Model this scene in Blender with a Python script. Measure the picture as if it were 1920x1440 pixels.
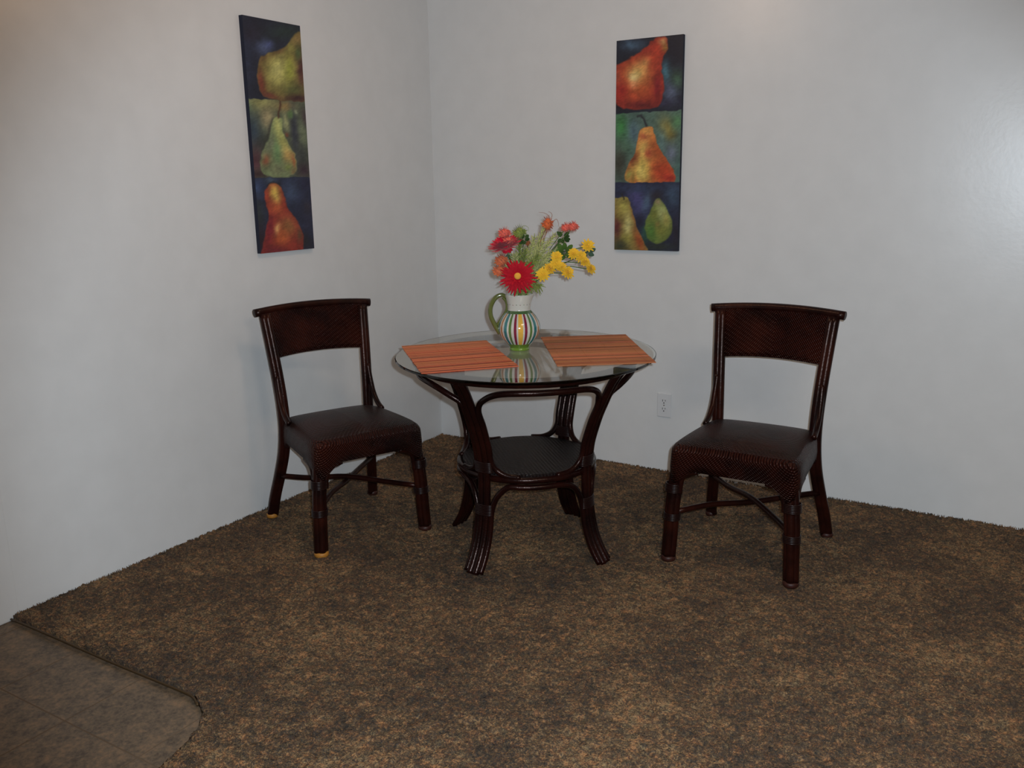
import bpy, math, random
import numpy as np
from math import sin, cos, pi, radians as rad, sqrt, atan2, hypot
from mathutils import Vector, Matrix
random.seed(7); rng = np.random.default_rng(7)
for o in list(bpy.data.objects): bpy.data.objects.remove(o)
scene = bpy.context.scene
COL = scene.collection

# ------------------------------------------------------------------ camera
CAMLOC = Vector((2.79403, -3.80958, 1.36721))
CR = Vector((0.85455761, 0.51914045, -0.01498268))
CU = Vector((-0.10421802, 0.19967235, 0.97430465))
CF = Vector((-0.50879258, 0.83103799, -0.22473531))
cam = bpy.data.cameras.new('camera'); cam_ob = bpy.data.objects.new('camera', cam); COL.objects.link(cam_ob)
cam.sensor_width = 36; cam.lens = 1648.587 / 1920 * 36; cam.clip_start = .02
cam_ob.matrix_world = Matrix(((CR.x, CU.x, -CF.x, CAMLOC.x), (CR.y, CU.y, -CF.y, CAMLOC.y), (CR.z, CU.z, -CF.z, CAMLOC.z), (0, 0, 0, 1)))
scene.camera = cam_ob
# ------------------------------------------------------------------ world, lights, exposure
scene.view_settings.view_transform = 'Standard'; scene.view_settings.look = 'None'
scene.view_settings.gamma = 1; scene.view_settings.use_curve_mapping = False
scene.view_settings.exposure = 0.0
w = bpy.data.worlds.new('world'); scene.world = w; w.use_nodes = True
w.node_tree.nodes['Background'].inputs[0].default_value = (.5, .45, .4, 1)
w.node_tree.nodes['Background'].inputs[1].default_value = .02
def light(name, kind, loc, energy, color, **kw):
    l = bpy.data.lights.new(name, kind); l.energy = energy; l.color = color
    for k, v in kw.items(): setattr(l, k, v)
    o = bpy.data.objects.new(name, l); COL.objects.link(o); o.location = loc; return o
# the camera's own little flash, beside and above its lens
fl = light('camera_flash', 'SPOT', CAMLOC + CR * .045 + CU * .035 + CF * .01, 222, (.77, .89, 1.0), spot_size=rad(82), spot_blend=.5, shadow_soft_size=.012)
fl.rotation_euler = (CF * 1.0 + CR * .05 + CU * -.02).to_track_quat('-Z', 'Y').to_euler()
# warm ceiling lamp of the room
light('ceiling_lamp', 'POINT', (1.25, -1.45, 2.34), 11.5, (1.0, .68, .46), shadow_soft_size=.12)
a = light('warm_ambient_fill', 'AREA', (3.5, -2.9, 2.38), 25, (1.0, .82, .64), shape='DISK', size=.9)  # added fill, no real fixture: warm overhead disk that lifts walls and corner

# ------------------------------------------------------------------ helpers
def lin(c):
    return tuple((x / 12.92 if x <= .04045 else ((x + .055) / 1.055) ** 2.4) for x in [v / 255 for v in c])
def mat(name, color=(.5, .5, .5), rough=.5, spec=.5, metallic=0, **kw):
    m = bpy.data.materials.new(name); m.use_nodes = True
    b = m.node_tree.nodes['Principled BSDF']
    b.inputs['Base Color'].default_value = (*color, 1); b.inputs['Roughness'].default_value = rough
    b.inputs['Specular IOR Level'].default_value = spec; b.inputs['Metallic'].default_value = metallic
    for k, v in kw.items(): b.inputs[k].default_value = v
    return m
class NT:
    def __init__(s, m): s.t = m.node_tree; s.b = s.t.nodes['Principled BSDF']
    def n(s, kind, **kw):
        x = s.t.nodes.new(kind)
        for k, v in kw.items():
            if k.startswith('i_'):
                key = k[2:]; key = int(key) if key.isdigit() else key.replace('_', ' ')
                x.inputs[key].default_value = v
            else: setattr(x, k, v)
        return x
    def l(s, a, b): s.t.links.new(a, b)
    def math(s, op, a, b=None):
        x = s.n('ShaderNodeMath', operation=op)
        for i, v in enumerate((a, b)):
            if v is None: continue
            if isinstance(v, (int, float)): x.inputs[i].default_value = v
            else: s.l(v, x.inputs[i])
        return x.outputs[0]
    def noise(s, vec, scale, detail=3, rough=.55):
        x = s.n('ShaderNodeTexNoise'); x.inputs['Scale'].default_value = scale; x.inputs['Detail'].default_value = detail
        x.inputs['Roughness'].default_value = rough; s.l(vec, x.inputs['Vector']); return x
    def ramp(s, fac, stops):
        x = s.n('ShaderNodeValToRGB'); e = x.color_ramp.elements
        while len(e) < len(stops): e.new(.5)
        for k, (p, c) in zip(e, stops): k.position = p; k.color = (*c, 1)
        s.l(fac, x.inputs[0]); return x.outputs[0]
    def bump(s, h, strength, dist):
        x = s.n('ShaderNodeBump'); x.inputs['Strength'].default_value = strength; x.inputs['Distance'].default_value = dist
        s.l(h, x.inputs['Height']); s.l(x.outputs[0], s.b.inputs['Normal'])
    def obj(s): return s.n('ShaderNodeTexCoord').outputs['Object']

class MB:
    def __init__(s): s.v = []; s.f = []; s.mi = []
    def add(s, verts, faces, mi=0):
        n = len(s.v); s.v += [tuple(p) for p in verts]; s.f += [tuple(i + n for i in f) for f in faces]
        s.mi += ([mi] * len(faces) if isinstance(mi, int) else list(mi)); return s
    def tube(s, pts, r, n=12, mi=0, flat=1.0, cap=True, side=None):
        pts = [Vector(p) for p in pts]; m = len(pts)
        rs = list(r) if hasattr(r, '__len__') else [r] * m
        T = [(pts[min(i + 1, m - 1)] - pts[max(i - 1, 0)]).normalized() for i in range(m)]
        u = side if side is not None else T[0].orthogonal(); u = Vector(u); V = []; 
        for i in range(m):
            u = (u - T[i] * u.dot(T[i])).normalized(); w_ = T[i].cross(u)
            for k in range(n):
                a = 2 * pi * k / n; V.append(pts[i] + u * (rs[i] * cos(a)) + w_ * (rs[i] * flat * sin(a)))
        F = [(i * n + k, i * n + (k + 1) % n, (i + 1) * n + (k + 1) % n, (i + 1) * n + k) for i in range(m - 1) for k in range(n)]
        if cap: F += [tuple(reversed(range(n))), tuple((m - 1) * n + k for k in range(n))]
        return s.add(V, F, mi)
    def ring(s, R, z, r, n=96, k=12, mi=0, c=(0, 0)):
        V = []; F = []
        for i in range(n):
            a = 2 * pi * i / n
            for j in range(k):
                b = 2 * pi * j / k; q = R + r * cos(b); V.append((c[0] + q * cos(a), c[1] + q * sin(a), z + r * sin(b)))
        for i in range(n):
            for j in range(k): F.append((i * k + j, ((i + 1) % n) * k + j, ((i + 1) % n) * k + (j + 1) % k, i * k + (j + 1) % k))
        return s.add(V, F, mi)
    def lathe(s, prof, n=64, mi=0, fn=None, closed=False):
        V = []; F = []; m = len(prof); MI = []
        for (r, z) in prof:
            for k in range(n): a = 2 * pi * k / n; V.append((r * cos(a), r * sin(a), z))
        for i in range(m - 1 + (1 if closed else 0)):
            j = (i + 1) % m
            for k in range(n):
                F.append((i * n + k, i * n + (k + 1) % n, j * n + (k + 1) % n, j * n + k)); MI.append(fn(i, k) if fn else mi)
        return s.add(V, F, MI)
    def box(s, x0, x1, y0, y1, z0, z1, mi=0):
        V = [(x, y, z) for z in (z0, z1) for y in (y0, y1) for x in (x0, x1)]
        return s.add(V, [(0, 2, 3, 1), (4, 5, 7, 6), (0, 1, 5, 4), (2, 6, 7, 3), (0, 4, 6, 2), (1, 3, 7, 5)], mi)
    def ball(s, c, rx, ry=None, rz=None, n=12, m=8, mi=0, M=None):
        ry = ry or rx; rz = rz or rx; V = [];F = []
        for i in range(m + 1):
            t = pi * i / m
            for k in range(n):
                a = 2 * pi * k / n; p = Vector((rx * sin(t) * cos(a), ry * sin(t) * sin(a), rz * cos(t)))
                if M: p = M @ p
                V.append(p + Vector(c))
        F = [(i * n + k, (i + 1) * n + k, (i + 1) * n + (k + 1) % n, i * n + (k + 1) % n) for i in range(m) for k in range(n)]
        return s.add(V, F, mi)
    def build(s, name, mats, parent=None, smooth=True, bevel=0, autos=None, loc=None):
        me = bpy.data.meshes.new(name); me.from_pydata([tuple(p) for p in s.v], [], s.f); 
        for m in (mats if isinstance(mats, (list, tuple)) else [mats]): me.materials.append(m)
        me.polygons.foreach_set('material_index', s.mi)
        me.polygons.foreach_set('use_smooth', [smooth] * len(s.f))
        me.validate(); me.update()
        if autos: me.set_sharp_from_angle(angle=rad(autos))
        o = bpy.data.objects.new(name, me); COL.objects.link(o)
        if parent: o.parent = parent
        if loc: o.location = loc
        if bevel:
            b = o.modifiers.new('bevel', 'BEVEL'); b.width = bevel; b.segments = 3
        return o
def smooth_path(pts, n=8):
    P = [Vector(p) for p in pts]; P = [P[0] * 2 - P[1]] + P + [P[-1] * 2 - P[-2]]; out = []
    for i in range(1, len(P) - 2):
        p0, p1, p2, p3 = P[i - 1:i + 3]
        for k in range(n):
            t = k / n
            out.append(.5 * ((2 * p1) + (p2 - p0) * t + (2 * p0 - 5 * p1 + 4 * p2 - p3) * t * t + (3 * p1 - p0 - 3 * p2 + p3) * t ** 3))
    out.append(P[-2]); return out
def tag(o, label, cat=None, group=None, kind=None):
    o['label'] = label
    if cat: o['category'] = cat
    if group: o['group'] = group
    if kind: o['kind'] = kind
    return o
def empty(name, loc, rz=0):
    o = bpy.data.objects.new(name, None); COL.objects.link(o); o.location = loc; o.rotation_euler = (0, 0, rz)
    o.empty_display_size = .1; return o
def copy_tree(o, parent=None):
    c = o.copy(); COL.objects.link(c); c.parent = parent
    for ch in [x for x in bpy.data.objects if x.parent == o]: copy_tree(ch, c)
    return c

# ------------------------------------------------------------------ materials
def wall_mat():
    m = mat('eggshell_wall_paint', (.70, .70, .69), .33, .5); t = NT(m); c = t.obj()
    n1 = t.noise(c, 55, 3); n2 = t.noise(c, 9, 2)
    t.bump(t.math('ADD', t.math('MULTIPLY', n1.outputs[0], .8), t.math('MULTIPLY', n2.outputs[0], .6)),   .09, .004)
    t.l(t.ramp(n2.outputs[0], [(.3, (.685, .685, .675)), (.7, (.715, .715, .705))]), t.b.inputs['Base Color'])
    return m
def carpet_mat():
    m = mat('brown_frieze_carpet', (.1, .07, .05), .95, .08); t = NT(m); c = t.obj()
    big = t.noise(c, 3.2, 3, .6); mid = t.noise(c, 20, 3, .65); fine = t.noise(c, 95, 4, .8); ff = t.noise(c, 230, 2, .7)
    v = t.math('ADD', t.math('MULTIPLY', big.outputs[0], .45), t.math('MULTIPLY', mid.outputs[0], .50))
    v = t.math('ADD', v, t.math('MULTIPLY', fine.outputs[0], 1.15)); v = t.math('ADD', v, t.math('MULTIPLY', ff.outputs[0], .7))
    v = t.math('DIVIDE', v, 2.75)
    col = t.ramp(v, [(.40, lin((27, 19, 12))), (.46, lin((63, 45, 29))), (.52, lin((104, 78, 49))), (.585, lin((172, 138, 96)))])
    hue = t.noise(c, 40, 3, .7); hx = t.n('ShaderNodeMix', data_type='RGBA', blend_type='MULTIPLY'); hx.inputs[0].default_value = .8
    t.l(col, hx.inputs[6]); t.l(t.ramp(hue.outputs[0], [(.35, (.82, .97, 1.0)), (.5, (1, .95, .85)), (.65, (1.3, .92, .66))]), hx.inputs[7])
    t.l(hx.outputs[2], t.b.inputs['Base Color'])
    t.bump(t.math('ADD', fine.outputs[0], ff.outputs[0]), .9, .012)
    t.b.inputs['Sheen Weight'].default_value = .15
    return m
def tile_mat():
    m = mat('mottled_stone_tile', (.2, .15, .1), .45, .35); t = NT(m); c = t.obj()
    n1 = t.noise(c, 24, 4, .7); n2 = t.noise(c, 90, 4, .7)
    v = t.math('DIVIDE', t.math('ADD', n1.outputs[0], n2.outputs[0]), 2)
    t.l(t.ramp(v, [(.38, lin((74, 62, 50))), (.5, lin((104, 88, 70))), (.62, lin((132, 106, 80)))]), t.b.inputs['Base Color'])
    t.bump(n2.outputs[0], .2, .003); return m
def rattan_mat(name, c1, c2, rough=.28, chev=None):
    m = mat(name, c1, rough, .20 if chev else .24); m.node_tree.nodes['Principled BSDF'].inputs['Specular Tint'].default_value = (1, .74, .66, 1); t = NT(m); c = t.obj()
    n = t.noise(c, 9, 3, .6)
    t.l(t.ramp(n.outputs[0], [(.35, c1), (.68, c2)]), t.b.inputs['Base Color'])
    if chev:
        s = t.n('ShaderNodeSeparateXYZ'); t.l(c, s.inputs[0]); X, Y, Z = s.outputs
        ax = t.math('ABSOLUTE', X)
        if chev == 'back': u = t.math('ADD', ax, t.math('MULTIPLY', Z, .75)); p = t.math('SUBTRACT', Z, t.math('MULTIPLY', ax, .6))
        else: u = t.math('ADD', t.math('MULTIPLY', ax, .9), t.math('SUBTRACT', Z, Y)); p = t.math('ADD', t.math('SUBTRACT', Z, Y), t.math('MULTIPLY', ax, -1.0))
        wv = t.math('ABSOLUTE', t.math('SINE', t.math('MULTIPLY', u, pi / .0085)))
        w2 = t.math('ABSOLUTE', t.math('SINE', t.math('MULTIPLY', p, pi / .017)))
        h = t.math('ADD', t.math('POWER', wv, .6), t.math('MULTIPLY', w2, .45))
        t.bump(h, 1.0, .0048)
        mx = t.n('ShaderNodeMix', data_type='RGBA', blend_type='MULTIPLY'); mx.inputs[0].default_value = .7
        t.l(t.b.inputs['Base Color'].links[0].from_socket, mx.inputs[6])
        t.l(t.ramp(wv, [(.0, (.25, .2, .2)), (.6, (1, 1, 1))]), mx.inputs[7]); t.l(mx.outputs[2], t.b.inputs['Base Color'])
    else:
        n2 = t.noise(c, 130, 2); t.bump(n2.outputs[0], .25, .003)
    return m
def basket_mat():
    m = mat('woven_shelf_cane', (.02, .012, .01), .42, .25); t = NT(m); c = t.obj()
    s = t.n('ShaderNodeSeparateXYZ'); t.l(c, s.inputs[0])
    a = t.math('SINE', t.math('MULTIPLY', s.outputs[0], pi / .009)); b = t.math('SINE', t.math('MULTIPLY', s.outputs[1], pi / .009))
    h = t.math('ABSOLUTE', t.math('ADD', a, b)); t.bump(h, .9, .003)
    t.l(t.ramp(h, [(.0, (.005, .003, .003)), (.9, (.015, .009, .0085))]), t.b.inputs['Base Color']); return m
M_WALL = wall_mat(); M_CARPET = carpet_mat(); M_TILE = tile_mat()
M_CEIL = mat('flat_ceiling_paint', (.68, .67, .65), .9, .1)
M_GROUT = mat('pale_grout', lin((108, 92, 76)), .9, .1)
M_STRIP = mat('worn_carpet_strip', lin((74, 56, 34)), .5, .4, .3)
M_RAT = rattan_mat('dark_rattan_pole', (.0045, .0014, .0014), (.017, .0036, .0024), .24)
M_CHAIR = rattan_mat('dark_chair_rattan', (.0068, .0019, .0017), (.028, .0058, .0032), .30)
M_WBACK = rattan_mat('woven_back_cane', (.0125, .0028, .0024), (.044, .0088, .005), .26, 'back')
M_WSEAT = rattan_mat('woven_seat_cane', (.0100, .0024, .0022), (.036, .0068, .004), .30, 'seat')
M_BIND = mat('leather_binding', (.012, .0034, .0028), .33, .3)
M_SHELF = basket_mat()
M_CAP = mat('worn_bamboo_foot', lin((176, 118, 46)), .5, .4)
M_WORN = mat('worn_reddish_foot', lin((54, 24, 17)), .5, .4)

# ------------------------------------------------------------------ setting
def struct(name, mb, m, label, cat, **kw):
    o = mb.build(name, m, **kw); tag(o, label, cat, kind='structure'); return o
X1, Y1, H = 5.6, -6.4, 2.44
struct('wall_left', MB().box(-.12, 0, Y1, .12, -.1, H), M_WALL, 'off-white painted wall on the left, behind the left chair', 'wall', smooth=False)
struct('wall_right', MB().box(0, X1, 0, .12, -.1, H), M_WALL, 'off-white painted wall on the right, behind the right chair', 'wall', smooth=False)
struct('wall_back', MB().box(0, X1, Y1 - .12, Y1, -.1, H), M_WALL, 'off-white wall behind the camera', 'wall', smooth=False)
struct('wall_side', MB().box(X1, X1 + .12, Y1 - .12, .12, -.1, H), M_WALL, 'off-white wall beyond the right edge of the view', 'wall', smooth=False)
struct('ceiling', MB().box(-.12, X1 + .12, Y1 - .12, .12, H, H + .1), M_CEIL, 'plain white ceiling above the view', 'ceiling', smooth=False)
struct('trim_2', MB().box(0, .0035, Y1, -2.392, -.012, H), M_WALL, 'thin raised edge of the plaster at the left border of the picture', 'wall trim', smooth=False, bevel=.0015)

# outline of the tiled floor: straight edge at y = -2.42, rounded corner, then on towards the camera
def tile_edge(y):     # x of the carpet edge for a given y below the straight edge
    pts = [(-2.42, .90), (-2.435, .935), (-2.464, .987), (-2.518, 1.034), (-2.591, 1.064), (-2.672, 1.084), (-2.80, 1.10), (-9, 1.10)]
    for (a, xa), (b, xb) in zip(pts, pts[1:]):
        if y <= a and y >= b: return xa + (xb - xa) * (a - y) / (a - b)
    return -1
tb = MB()
S = .305; gx0 = .984 - .305 * 4; gy0 = -2.662
poly_t = []
gx = [gx0 + S * i for i in range(0, 7)]
tb.box(-.0, 1.35, Y1, -2.38, -.06, -.0149, 1)
ys = [gy0 - S * i for i in range(-1, 13)]
for i in range(-1, 4):
    for j in range(len(ys) - 1):
        xa, xb = gx0 + S * i + .0022, gx0 + S * (i + 1) - .0022; ya, yb = ys[j] - .0022, ys[j + 1] + .0022
        xa = max(xa, 0.001)
        if xb > xa: tb.box(xa, xb, yb, min(ya, -2.385), -.02, -.0145)
for j in range(len(ys) - 1): tb.box(gx0 + S * 4 + .0022, 1.34, ys[j + 1] + .0022, min(ys[j] - .0022, -2.385), -.02, -.0145)
struct('floor.001', tb, [M_TILE, M_GROUT], 'mottled beige stone tile floor in the lower left corner', 'floor', smooth=False)

# carpet as a displaced pile surface: dense where it is seen, one mesh
def carpet():
    st = .0075
    xs = np.concatenate([np.arange(0.003, 3.25, st), np.linspace(3.3, X1, 40)])
    ysr = np.concatenate([np.linspace(Y1, -3.2, 40), np.arange(-3.17, -.003, st)])
    nx, ny = len(xs), len(ysr)
    Xg, Yg = np.meshgrid(xs, ysr)
    h = rng.normal(0, 1, Xg.shape); 
    hs = (h + np.roll(h, 1, 0) + np.roll(h, 1, 1) + np.roll(np.roll(h, 1, 0), 1, 1)) / 4
    Z = .0005 + .0028 * hs + .0016 * h
    Xj = Xg + rng.normal(0, .0012, Xg.shape); Yj = Yg + rng.normal(0, .0012, Yg.shape)
    Z[:, 0] += .002; Z[-1, :] += .002
    Xj = np.maximum(Xj, .001); Yj = np.minimum(Yj, -.001)
    edge = np.array([tile_edge(y) for y in ysr])
    # pull the vertices next to the tile edge onto it, and remove what lies on the tiled side
    keep = np.ones(Xg.shape, bool)
    for j, y in enumerate(ysr):
        if edge[j] > 0: keep[j, xs < edge[j] - 5 * st] = False; Xj[j] = np.maximum(Xj[j], edge[j] + .001)
    quads = []
    kk = keep[:-1, :-1] & keep[1:, :-1] & keep[1:, 1:] & keep[:-1, 1:]
    J, I = np.nonzero(kk)
    F = np.stack([J * nx + I, J * nx + I + 1, (J + 1) * nx + I + 1, (J + 1) * nx + I], 1)
    V = np.stack([Xj.ravel(), Yj.ravel(), Z.ravel()], 1)
    # skirt: the cut edge of the carpet turns down to the tile
    used = np.zeros(len(V), bool); used[F.ravel()] = True
    kp = np.zeros((ny + 1, nx + 1), bool); kp[1:ny, 1:nx] = kk
    bnd = []
    Eh = np.argwhere(kp[1:ny, 1:nx] & ~kp[0:ny - 1, 1:nx] )
    for j, i in Eh: bnd.append((j * nx + i, j * nx + i + 1))
    Ev = np.argwhere(kp[1:ny, 1:nx] & ~kp[1:ny, 0:nx - 1])
    for j, i in Ev: bnd.append(((j + 1) * nx + i, j * nx + i))
    F = F.tolist(); V = V.tolist()
    low = {}
    for a, b in bnd:
        for q in (a, b):
            if q not in low: low[q] = len(V); p = V[q]; V.append([p[0], p[1], -.016])
        F.append([b, a, low[a], low[b]])
    mb = MB(); mb.v = V; mb.f = F; mb.mi = [0] * len(F)
    return mb
struct('floor', carpet(), M_CARPET, 'mottled brown cut-pile carpet under the table and chairs', 'carpet')
ed = MB()
pe = [(.012, -2.424)] + [(x, -2.424) for x in np.linspace(.1, .88, 12)] + [(.912, -2.430), (.945, -2.446)]
ed.tube(smooth_path([(x, y, -.004 + .0015 * sin(x * 9)) for x, y in pe], 3), .0038, 8)
struct('trim_1', ed, M_STRIP, 'narrow worn metal strip where the carpet meets the tile', 'floor strip')
# fibres of pile standing against the walls and over the cut edge
fb = MB()
def tuft(x, y, dx, dy, n=1):
    for _ in range(n):
        h = random.uniform(.004, .011); a = random.uniform(-.6, .6); w_ = .0014
        px, py = x + random.uniform(-.004, .004), y + random.uniform(-.004, .004)
        ex, ey = px + dx * random.uniform(0, .006) + .004 * a * abs(dy), py + dy * random.uniform(0, .006) + .004 * a * abs(dx)
        c = Vector((CAMLOC.x - px, CAMLOC.y - py, 0)).normalized(); sx, sy = -c.y * w_, c.x * w_
        fb.add([(px - sx, py - sy, 0), (px + sx, py + sy, 0), (ex + sx * .4, ey + sy * .4, h), (ex - sx * .4, ey - sy * .4, h)], [(0, 1, 2, 3)])
for k in range(1500): tuft(.006 + random.random() * .006, -random.random() * 2.41, 0, 0)
for k in range(1800): tuft(random.random() * 3.4, -.006 - random.random() * .006, 0, 0)
f_o = fb.build('carpet_fringe', M_CARPET); tag(f_o, 'loose brown carpet fibres standing along the foot of the walls', 'carpet fibres', kind='stuff')

# ------------------------------------------------------------------ wall outlet
ot = empty('wall_outlet', (1.305, 0, .325)); tag(ot, 'white duplex power outlet low on the right wall between table and right chair', 'outlet')
M_PLATE = mat('ivory_plastic', (.66, .66, .66), .35, .5); M_SLOT = mat('dark_slot', (.03, .03, .03), .6, .2)
MB().box(-.035, .035, -.006, 0, -.0575, .0575).build('cover_plate', M_PLATE, ot, smooth=False, bevel=.003)
for zc in (.0195, -.0195):
    sk = MB()
    n = 24; V = [(.0165 * cos(2 * pi * k / n), y, zc + max(-.0135, min(.0135, .0165 * sin(2 * pi * k / n)))) for y in (-.0078, -.005) for k in range(n)]
    sk.add(V, [tuple(range(n)), *[(k, n + k, n + (k + 1) % n, (k + 1) % n) for k in range(n)]])
    so = sk.build('socket', M_PLATE, ot, smooth=False)
    sl = MB(); sl.box(-.0078, -.0052, -.0083, -.0076, zc - .001, zc + .0085); sl.box(.0052, .0078, -.0083, -.0076, zc + .001, zc + .0075)
    sl.add([(.003 * cos(a) , -.0082, zc - .0075 + .003 * sin(a)) for a in [2 * pi * k / 12 for k in range(12)]], [tuple(range(12))])
    sl.build('slot', M_SLOT, so, smooth=False)
MB().add([(.0028 * cos(2 * pi * k / 12), -.0068, .0028 * sin(2 * pi * k / 12)) for k in range(12)], [tuple(range(12))]).build('screw', M_STRIP, ot, smooth=False)

# ------------------------------------------------------------------ pear paintings on stretched canvas
def homog(src, dst):
    A = []
    for (x, y), (u, v) in zip(src, dst):
        A.append([x, y, 1, 0, 0, 0, -u * x, -u * y]); A.append([0, 0, 0, x, y, 1, -v * x, -v * y])
    h = np.linalg.solve(np.array(A, float), np.array(dst, float).ravel()); return np.append(h, 1).reshape(3, 3)
def srgb2lin(c): c = np.asarray(c, float) / 255; return np.where(c <= .04045, c / 12.92, ((c + .055) / 1.055) ** 2.4)
GAIN = 1.08
def vnoise(shape_xy, cell, seed):
    r = np.random.default_rng(seed); X, Y = shape_xy; gx, gy = X / cell, Y / cell
    x0, y0 = np.floor(gx).astype(int), np.floor(gy).astype(int); g = r.random((997,))
    def hsh(a, b): return g[(a * 73 + b * 179) % 997]
    fx, fy = gx - x0, gy - y0; fx = fx * fx * (3 - 2 * fx); fy = fy * fy * (3 - 2 * fy)
    return (hsh(x0, y0) * (1 - fx) + hsh(x0 + 1, y0) * fx) * (1 - fy) + (hsh(x0, y0 + 1) * (1 - fx) + hsh(x0 + 1, y0 + 1) * fx) * fy
def blob(C, X, Y, cx, cy, rx, ry, col, a=1.0, ang=0, mask=None, p=2.0):
    ca, sa = cos(rad(ang)), sin(rad(ang)); dx, dy = X - cx, Y - cy
    q = ((dx * ca + dy * sa) / rx) ** 2 + ((-dx * sa + dy * ca) / ry) ** 2
    k = a * np.exp(-(q ** (p / 2)))
    if mask is not None: k = k * mask
    return C * (1 - k[..., None]) + np.array(col, float) * k[..., None]
def polymask(X, Y, pts, soft=1.4, closed=True):
    P = [Vector((a, b, 0)) for a, b in pts]; n = len(P); out = []
    for i in range(n):
        p0, p1, p2, p3 = P[i - 1], P[i], P[(i + 1) % n], P[(i + 2) % n]
        for k in range(6):
            t = k / 6; q = .5 * ((2 * p1) + (p2 - p0) * t + (2 * p0 - 5 * p1 + 4 * p2 - p3) * t * t + (3 * p1 - p0 - 3 * p2 + p3) * t ** 3); out.append((q.x, q.y))
    inside = np.zeros(X.shape, bool); d = np.full(X.shape, 1e9); m = len(out)
    for i in range(m):
        (ax, ay), (bx, by) = out[i], out[(i + 1) % m]
        if ay != by:
            c = ((ay > Y) != (by > Y)) & (X < (bx - ax) * (Y - ay) / (by - ay) + ax); inside ^= c
        ex, ey = bx - ax, by - ay; L = ex * ex + ey * ey + 1e-9
        t = np.clip(((X - ax) * ex + (Y - ay) * ey) / L, 0, 1); d = np.minimum(d, np.hypot(X - ax - t * ex, Y - ay - t * ey))
    sd = np.where(inside, d, -d); k = np.clip(sd / (2 * soft) + .5, 0, 1); return k * k * (3 - 2 * k), sd
def lay(C, k, col): return C * (1 - k[..., None]) + np.array(col, float) * k[..., None]
def stroke(C, X, Y, pts, w_, col, a=1):
    d = np.full(X.shape, 1e9)
    for (ax, ay), (bx, by) in zip(pts, pts[1:]):
        ex, ey = bx - ax, by - ay; t = np.clip(((X - ax) * ex + (Y - ay) * ey) / (ex * ex + ey * ey + 1e-9), 0, 1)
        d = np.minimum(d, np.hypot(X - ax - t * ex, Y - ay - t * ey))
    return lay(C, a * np.exp(-(d / w_) ** 2), col)
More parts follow.
